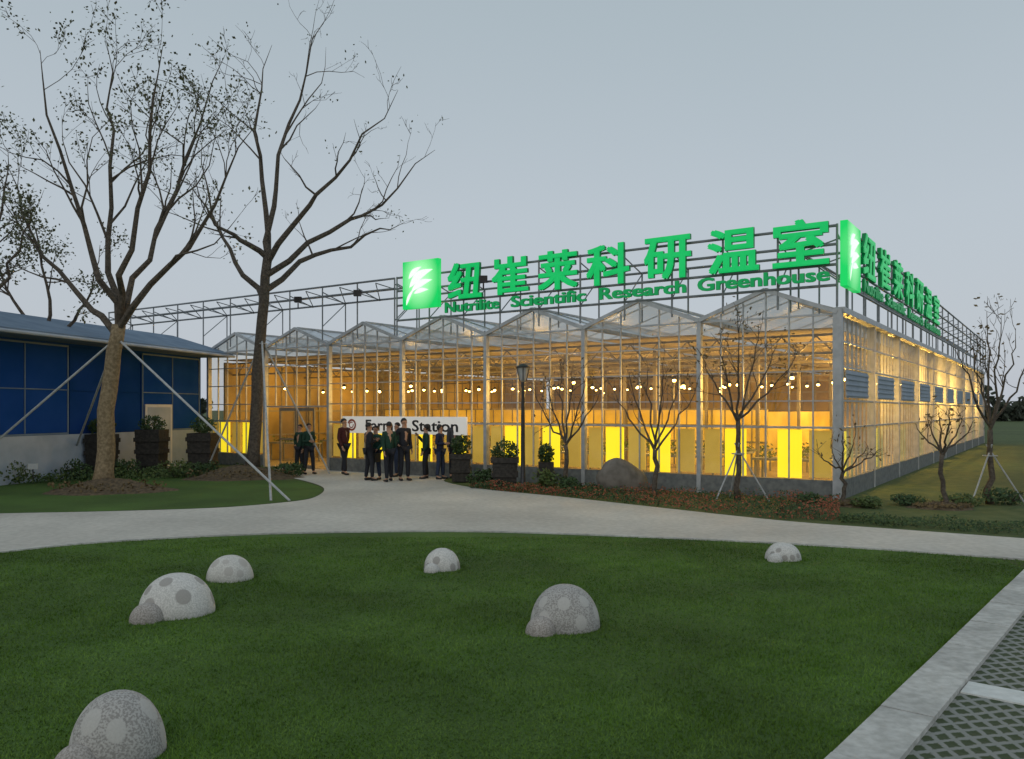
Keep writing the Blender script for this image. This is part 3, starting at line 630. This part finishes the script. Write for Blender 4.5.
for i,(px,py,w_,h_) in enumerate([(10,484,1.1,.7),(75,480,1.0,.6),(130,477,.9,.55),(175,478,1,.6),(205,477,.9,.5),(290,476,.8,.5),(20,478,1.2,1.0),(100,474,.9,1.7),
    (480,486,.7,.5),(548,490,.8,.55),(575,492,.7,.4),(815,506,.7,.3),(870,508,.6,.25),(905,505,.8,.25),(1010,505,1,.4),(960,505,.9,.25)]):
    shrub(px,py,w_,h_,'shrub' if i%3 else 'shrubl')
def bed(name,pts,h0,h1,n_,mats,sz,red=.25,var=.35):
    m=MB()
    for _ in range(n_):
        i=random.randrange(len(pts)-1); t=random.random(); a=Vector(pts[i][0]).lerp(Vector(pts[i+1][0]),t); c=Vector(pts[i][1]).lerp(Vector(pts[i+1][1]),t); p=a.lerp(c,random.random())
        cl=.5+.5*math.sin(p.x*4.1)*math.cos(p.y*3.3)
        m.leaves([(p.x,p.y,random.uniform(.02,h0+(h1-h0)*cl))],sz,(0 if random.random()<red+var*(math.sin(p.x*1.9+1)>-.1) else 1))
    m.obj(name,mats,kind='stuff')
fb=[(G(x,y0),G(x,y1)) for x,y0,y1 in ((470,489,485),(560,497,489),(650,507,492),(780,520,498),(840,522,503))]
bed('flower_bed',[(p[0],p[1]) for p in fb],.08,.26,12000,['redleaf','shrub'],.055,.25,.3)
fb2=[(G(x,y0),G(x,y1)) for x,y0,y1 in ((840,523,516),(900,528,520),(1024,536,527))]
bed('ground_cover',fb2,.05,.16,2500,['shrubl','shrub'],.06)
fb3=[(G(x,y0),G(x,y1)) for x,y0,y1 in ((-60,487,480),(60,484,478),(180,479,474),(300,477,473))]
bed('ground_cover',fb3,.15,.4,4500,['shrub','shrubl'],.09)
isl=[G(-300,521),G(-150,517.5),G(0,513.5),G(100,511.5),G(200,508.5),G(250,505.5),G(300,500.5),G(315,497),G(323,491),G(319,486.5),G(300,481),G(180,477),G(60,480),G(-300,492)]
sheet('lawn',[p[:2] for p in isl],.006,'lawn')
def planter(px,py,w_,h_,ph,mt='shrub'):
    c=G(px,py); t=thing('planter',c,'tall square slatted dark planter holding a green shrub','planter',group='slatted planters by the entrance')
    m=MB(); 
    n_=int(h_/.13)
    for i in range(n_):
        ww_=w_*(.82+.12*i/n_)+(.07 if i%3==2 else 0); m.box(c+Vector((-ww_/2,-ww_/2,.03+i*.13)),(ww_,0,0),(0,ww_,0),(0,0,.131))
    m.obj('planter_box',['wood'],t)
    m=MB()
    for k in range(4):
        a=random.uniform(0,6.28); m.tube([(c.x,c.y,h_-.1),(c.x+.3*w_*math.cos(a),c.y+.3*w_*math.sin(a),h_+ph*.5)],.02,4)
    m.leaves(ell((c.x,c.y,h_+ph*.35),w_*.5,w_*.5,ph*.6,500),.09); m.obj('plant',[mt],t)
planter(152,474,.85,1.45,.5); planter(203,473,.85,1.4,.5); planter(505,487,.75,.8,.5); planter(461,482,.6,.9,.5); planter(546,487,.45,.75,.45); planter(102,476,.8,1.4,.5)
c=G(622,491); bm=bmesh.new(); bmesh.ops.create_icosphere(bm,subdivisions=4,radius=1)
from mathutils import noise
for v in bm.verts:
    p=v.co.copy(); k=1+.16*noise.noise(p*1.1+Vector((3,1,4)))+.03*noise.noise(p*4)
    p=p*k; p.x*=.66; p.y*=.42; p.z*=.58; p.z+= -.24*p.x ; p.z+=.24; v.co=p
for f in bm.faces: f.smooth=True
me=bpy.data.meshes.new('boulder'); bm.to_mesh(me); bm.free(); me.materials.append(M['rock'])
link('boulder',me,None,c,label='smooth grey-brown landscape boulder in the flower bed',category='boulder')
c=G(33,484); t=thing('lawn_sign',c,'small white notice on a thin stake in grass','sign')
m=MB(); m.tube([c,c+Z*.5],.015,6); m.obj('stake',['dark'],t); m=MB(); m.box(c+Vector((-.14,-.02,.42)),(.28,0,0),(0,.02,0),(0,0,.16)); m.obj('board',['whitepaint'],t)
c=G(523,489); t=thing('street_lamp',c,'slim black garden lamp post with flared lantern head','street lamp')
m=MB(); m.lathe(c,[(.11,0),(.11,.05),(.07,.09),(.055,.9),(.05,2.8),(.045,2.85)],12); m.obj('post',['dark'],t,smooth=True)
m=MB(); m.lathe(c,[(.05,2.86),(.08,2.9),(.15,3.2),(.15,3.22)],14); m.obj('lantern',['lampglass'],t)
m=MB(); m.lathe(c,[(.19,3.225),(.19,3.25),(.08,3.31),(.02,3.33)],14); 
for i in range(4):
    a=i*math.pi/2; m.tube([c+Vector((.09*math.cos(a),.09*math.sin(a),2.88)),c+Vector((.165*math.cos(a),.165*math.sin(a),3.23))],.014,4)
m.obj('lamp_cap',['dark'],t)
# ---------------------------------------------------------------- stones
def dome(m,c,rx,ry,h,mi):
    n_=40;R=14;vs=[];fs=[]
    for i in range(R):
        ph=math.pi*.5*i/R - .12; cr_=abs(math.cos(ph))**.9
        for k in range(n_):
            t_=2*math.pi*k/n_; vs.append((c[0]+rx*cr_*math.cos(t_),c[1]+ry*cr_*math.sin(t_),c[2]+h*math.sin(ph)))
    vs.append((c[0],c[1],c[2]+h))
    for i in range(R-1):
        for k in range(n_):
            k2=(k+1)%n_; fs.append((i*n_+k,i*n_+k2,(i+1)*n_+k2,(i+1)*n_+k))
    for k in range(n_): fs.append(((R-1)*n_+k,(R-1)*n_+(k+1)%n_,R*n_))
    m.add(vs,fs,mi)
def ladystone(px,pyb,w_,h_,hx,hy,hr,pale,hm,lab,sd):
    c=G(px,pyb); c.y+=w_*.38; c.x=(px-512)/F*c.y
    rs=random.Random(sd); dirs=[]
    tries=0
    while len(dirs)<11 and tries<900:
        tries+=1
        a=rs.uniform(0,2*math.pi); zz=rs.uniform(.2,.92); r_=math.sqrt(1-zz*zz); d=Vector((r_*math.cos(a),r_*math.sin(a),zz)); k=rs.uniform(.65,1.1)
        if all((d-Vector(e_[:3])).length>.27*(k+e_[3]) for e_ in dirs): dirs.append((d.x,d.y,d.z,k))
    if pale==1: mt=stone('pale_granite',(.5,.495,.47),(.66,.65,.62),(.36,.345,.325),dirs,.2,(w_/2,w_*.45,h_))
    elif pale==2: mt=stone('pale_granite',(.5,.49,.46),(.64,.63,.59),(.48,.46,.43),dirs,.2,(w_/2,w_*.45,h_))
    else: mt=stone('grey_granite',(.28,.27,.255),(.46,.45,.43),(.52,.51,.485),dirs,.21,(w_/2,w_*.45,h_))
    t=thing('spotted_stone',c,lab,'garden stone',group='spotted dome stones on the lawn')
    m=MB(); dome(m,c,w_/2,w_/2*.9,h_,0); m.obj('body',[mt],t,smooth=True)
    if hr:
        m=MB(); dome(m,(c.x+hx,c.y+hy,0),hr,hr,hr*1.05,0); m.obj('head',[M[hm] if hm else mt],t,smooth=True)
ladystone(177,620,.76,.41,-.16,-.33,.17,1,'sth','pale dome stone with grey spots and small round head',3)
ladystone(230,583,.57,.30,0,0,0,2,None,'plain pale dome stone with faint grey spots',5)
ladystone(442,572,.48,.28,-.11,-.19,.11,1,None,'small pale dome stone with round head',9)
ladystone(783,562,.50,.24,-.16,-.16,.11,1,None,'small pale dome stone with round head',11)
ladystone(565,634,.68,.41,-.24,-.24,.15,0,'sth','grey granite dome stone with pale spots and head',14)
ladystone(118,769,.56,.38,-.13,-.22,.14,0,'sth','grey granite dome stone with pale spots and head',21)
m=MB()
for o in [o for o in bpy.data.objects if o.name.startswith('spotted_stone')]:
    c=o.location; w_=(.38 if c.y<9 else .28)
    for _ in range(420):
        a=random.uniform(0,6.28); r_=w_*random.uniform(.92,1.22); x_,y_=c.x+r_*math.cos(a),c.y+r_*math.sin(a)*.92; a2=random.uniform(0,6.28); h_=random.uniform(.02,.055)
        m.add([(x_-.003*math.cos(a2),y_-.003*math.sin(a2),.004),(x_+.003*math.cos(a2),y_+.003*math.sin(a2),.004),(x_+random.gauss(0,.015),y_+random.gauss(0,.015),h_)],[(0,1,2)])
for _ in range(5000):
    s=random.uniform(-1.5,7.3); q=K0+KD*s-KN*random.uniform(.0,.05); a2=random.uniform(0,6.28); h_=random.uniform(.02,.06)
    m.add([(q.x-.003*math.cos(a2),q.y-.003*math.sin(a2),.004),(q.x+.003*math.cos(a2),q.y+.003*math.sin(a2),.004),(q.x+random.gauss(.01,.015),q.y+random.gauss(0,.015),h_)],[(0,1,2)])
m.obj('grass_tuft',['blade'],kind='stuff')
# ---------------------------------------------------------------- people
def skin(V,E,R,sub=1):
    me=bpy.data.meshes.new('s'); me.from_pydata(V,E,[]); o=bpy.data.objects.new('s',me); COL.objects.link(o)
    o.modifiers.new('k','SKIN'); sk=me.skin_vertices[0].data
    for i,r in enumerate(R): sk[i].radius=r if isinstance(r,tuple) else (r,r)
    sk[0].use_root=True
    s_=o.modifiers.new('u','SUBSURF'); s_.levels=sub; s_.render_levels=sub
    bpy.context.view_layer.update()
    r=bpy.data.meshes.new_from_object(o.evaluated_get(bpy.context.evaluated_depsgraph_get())); bpy.data.objects.remove(o)
    for p in r.polygons: p.use_smooth=True
    return r
jm={}
def cloth(n,c): 
    if n not in jm: jm[n]=mat('cloth_'+n,c,tuple(x*.7 for x in c),25,.85,.3)
    return jm[n]
COLS={'green':(.015,.055,.035),'dark':(.02,.022,.03),'navy':(.02,.03,.07),'red':(.08,.018,.018),'grey':(.08,.08,.09),'teal':(.02,.08,.06),'jeans':(.03,.045,.09)}
def person(px,py,H,face,jc,tc_,pose,lab,longhair=False):
    c=G(px,py,.012); t=thing('person',c,lab,'person',group='visitors standing by the entrance'); s=H/1.75
    t.rotation_euler=(0,0,math.radians(face)); 
    arms={}
    rp=random.Random(int(px)); wt=rp.uniform(-.03,.03)
    for sd in (-1,1):
        sh=(.155*sd,0,1.41); 
        if pose=='bend' : el=(.2*sd,-.04,1.13); wr=(.07*sd,.2,1.12+.1*rp.random())
        elif pose=='phone' and sd==1: el=(.2,.05,1.15); wr=(.1,.25,1.38)
        elif pose=='hip' and sd==1: el=(.34,-.1,1.17); wr=(.19,.03,1.0)
        elif pose=='bag' and sd==-1: el=(-.2,-.03,1.12); wr=(-.18,.18,.98)
        else: el=(.195*sd,-.03,1.13); wr=(.2*sd,.06+rp.uniform(-.04,.08) if pose!='walk' else .14*sd,.87)
        arms[sd]=(sh,el,wr)
    sp=rp.uniform(.0,.05)
    def legs(sd):
        dy=(.16*sd if pose=='walk' else .05*sd*(1 if wt>0 else -1))
        return (.085*sd,0,.9),((.09+sp*.5)*sd,dy*.6+.03,.5),((.095+sp)*sd,dy,.09),((.12+sp)*sd,dy+.17,.03)
    V=[(0,0,.95),(wt*.3,0,1.12),(wt*.6,.0,1.3),(0,-.01,1.43),(0,0,1.5),(0,.012,1.57),(0,0,1.65),(0,-.005,1.71)]; R=[(.13,.1),(.12,.09),(.13,.1),(.09,.07),.05,(.058,.07),(.075,.09),(.05,.065)]
    E=[(i,i+1) for i in range(7)]
    def ad_(p,r,par): V.append(tuple(p)); R.append(r); E.append((par,len(V)-1)); return len(V)-1
    for sd in (-1,1):
        sh,el,wr=arms[sd]; i=ad_(sh,.05,3); i=ad_(el,.038,i); i=ad_(wr,.026,i)
        d=(Vector(wr)-Vector(el)).normalized(); hc=Vector(wr)+d*.05; hi_=ad_(hc,(.03,.02),i)
        l=legs(sd); i=ad_(l[0],.08,0); i=ad_(l[1],.055,i); i=ad_(l[2],.036,i); i=ad_(l[3],.03,i)
    nose=ad_((0,.095,1.60),.012,5)
    for sd in (-1,1): ad_((.083*sd,0,1.61),.014,6)
    V=[tuple(x*s for x in v) for v in V]; R=[tuple(y*s for y in r) if isinstance(r,tuple) else r*s for r in R]
    me=skin(V,E,R,1)
    m=MB(); m.v=[tuple(v.co) for v in me.vertices]; m.f=[tuple(p.vertices) for p in me.polygons]; m.m=[0]*len(m.f)
    for sd in (-1,1):
        sh,el,wr=arms[sd]; d=(Vector(wr)-Vector(el)).normalized(); hc=Vector(wr)+d*.04; side=d.cross(Vector((sd,0,0)));
        if side.length<.1: side=Vector((0,1,0))
        side.normalize(); inn=Vector((-sd,0,0))
        for k,ln in enumerate((.07,.08,.075,.06)):
            o_=side*(.024-.016*k); p0=hc+o_; m.tube([q*s for q in (p0,p0+d*(.03+ln*.4),p0+d*(.03+ln*.8)+inn*.02,p0+d*(.03+ln)+inn*.035)],[.009*s,.0085*s,.008*s,.006*s],5)
        m.tube([q*s for q in (hc+side*.02-d*.01,hc+side*.045+d*.02,hc+side*.05+d*.05+inn*.01)],[.011*s,.009*s,.007*s],5)
    for sd in (-1,1): m.lathe(Vector((.03*sd,.078,1.625))*s,[(.003,-.008),(.011,-.003),(.011,.003),(.003,.008)],8,1)
    m.box(Vector((-.022,.074,1.555))*s,(.044*s,0,0),(0,.008*s,0),(0,0,.008*s),2)
    BASE[t]=Vector((0,0,0)); body=m.obj('body',['skin','hair','red'],t,smooth=True)
    V=[(0,0,.86),(0,0,1.08),(0,.0,1.3),(0,-.01,1.41),(0,-.005,1.485)]; R=[(.175,.13),(.155,.12),(.165,.125),(.12,.09),(.065,.065)]; E=[(0,1),(1,2),(2,3),(3,4)]
    for sd in (-1,1):
        sh,el,wr=arms[sd]; i=ad_(sh,.075,3); i=ad_(el,.06,i); i=ad_(wr,.045,i)
    me=skin([tuple(x*s for x in v) for v in V],E,[tuple(y*s for y in r) if isinstance(r,tuple) else r*s for r in R],1); me.materials.clear(); me.materials.append(cloth(jc,COLS[jc])); link('jacket',me,t,Vector((0,0,0)))
    V=[(0,0,.95)];R=[(.15,.115)];E=[]
    for sd in (-1,1):
        l=legs(sd); i=ad_(l[0],.105,0); i=ad_(l[1],.078,i); i=ad_((l[2][0],l[2][1],.09),.06,i)
    me=skin([tuple(x*s for x in v) for v in V],E,[tuple(y*s for y in r) if isinstance(r,tuple) else r*s for r in R],1); me.materials.clear(); me.materials.append(cloth(tc_,COLS[tc_])); link('trousers',me,t,Vector((0,0,0)))
    for sd in (-1,1):
        l=legs(sd); a=Vector(l[2]);q=Vector(l[3])
        V=[(a.x,a.y-.05,.045),(a.x,a.y+.05,.045),(q.x,q.y+.02,.035)]
        me=skin([tuple(x*s for x in v) for v in V],[(0,1),(1,2)],[(.045*s,.045*s),(.045*s,.045*s),(.038*s,.03*s)],1); me.materials.clear(); me.materials.append(M['black']); link('shoe',me,t,Vector((0,0,0)))
    m=MB(); n_=16; vs=[];fs=[]; R_=7
    for i in range(R_+1):
        for k in range(n_):
            th=2*math.pi*k/n_; fr_=max(0,math.sin(th)); lim=(1.75 if not longhair else 2.3)-fr_*(.75 if not longhair else 1.3); ph=lim*i/R_
            vs.append(Vector((.089*math.sin(ph)*math.cos(th),-.012+.104*math.sin(ph)*math.sin(th),1.648+.108*math.cos(ph)))*s)
    for i in range(R_):
        for k in range(n_):
            k2=(k+1)%n_; fs.append((i*n_+k,(i+1)*n_+k,(i+1)*n_+k2,i*n_+k2))
    m.add(vs,fs); m.obj('hair',['hair'],t,smooth=True)
    if pose=='bag':
        m=MB(); p=Vector((-.18,.2,.8))*s; m.box(p+Vector((-.05,-.14,-.2)),(.1,0,0),(0,.28,0),(0,0,.26)); m.tube([p+Vector((0,-.1,.05)),p+Vector((0,-.03,.16)),p+Vector((0,.03,.16)),p+Vector((0,.1,.05))],.01,5); m.obj('bag',['black'],t)
person(300,474,1.62,150,'green','dark','hip','visitor in green jacket with one hand on hip')
person(309,474.5,1.66,-140,'green','dark','bend','visitor in green jacket with hands folded in front')
person(344,475,1.82,235,'red','dark','walk','tall visitor in dark red coat stepping forward',)
person(369,481,1.72,-60,'dark','dark','bend','visitor in black jacket with hands folded')
person(376,480,1.62,150,'teal','jeans','bag','visitor in teal top and jeans holding a black bag')
person(389,482,1.75,30,'green','dark','walk','visitor in green jacket stepping with arms swinging')
person(404,481,1.85,215,'dark','dark','hip','tall visitor in black coat with hand on hip')
person(397,477,1.7,120,'green','jeans','bend','visitor in green jacket and jeans')
person(426,479,1.65,100,'green','dark','phone','visitor in green jacket holding a hand raised',True)
person(440,479.5,1.65,-110,'navy','jeans','bend','visitor in navy jacket with hands folded',True)
person(455,478,1.85,190,'grey','dark','stand','tall visitor in grey jacket beside a planter')
# ---------------------------------------------------------------- distant wood
m=MB()
for sgn,x0,x1 in ((1,60,260),(-1,-260,-60)):
    for _ in range(9000):
        x=random.uniform(x0,x1); hh_=6+2.2*math.sin(x*.11)+1.5*math.sin(x*.37+1); m.leaves([(x,150+random.uniform(0,14),random.uniform(0,1)**.8*hh_)],1.4,0,.9)
m.obj('distant_wood',['wood2'],kind='stuff')
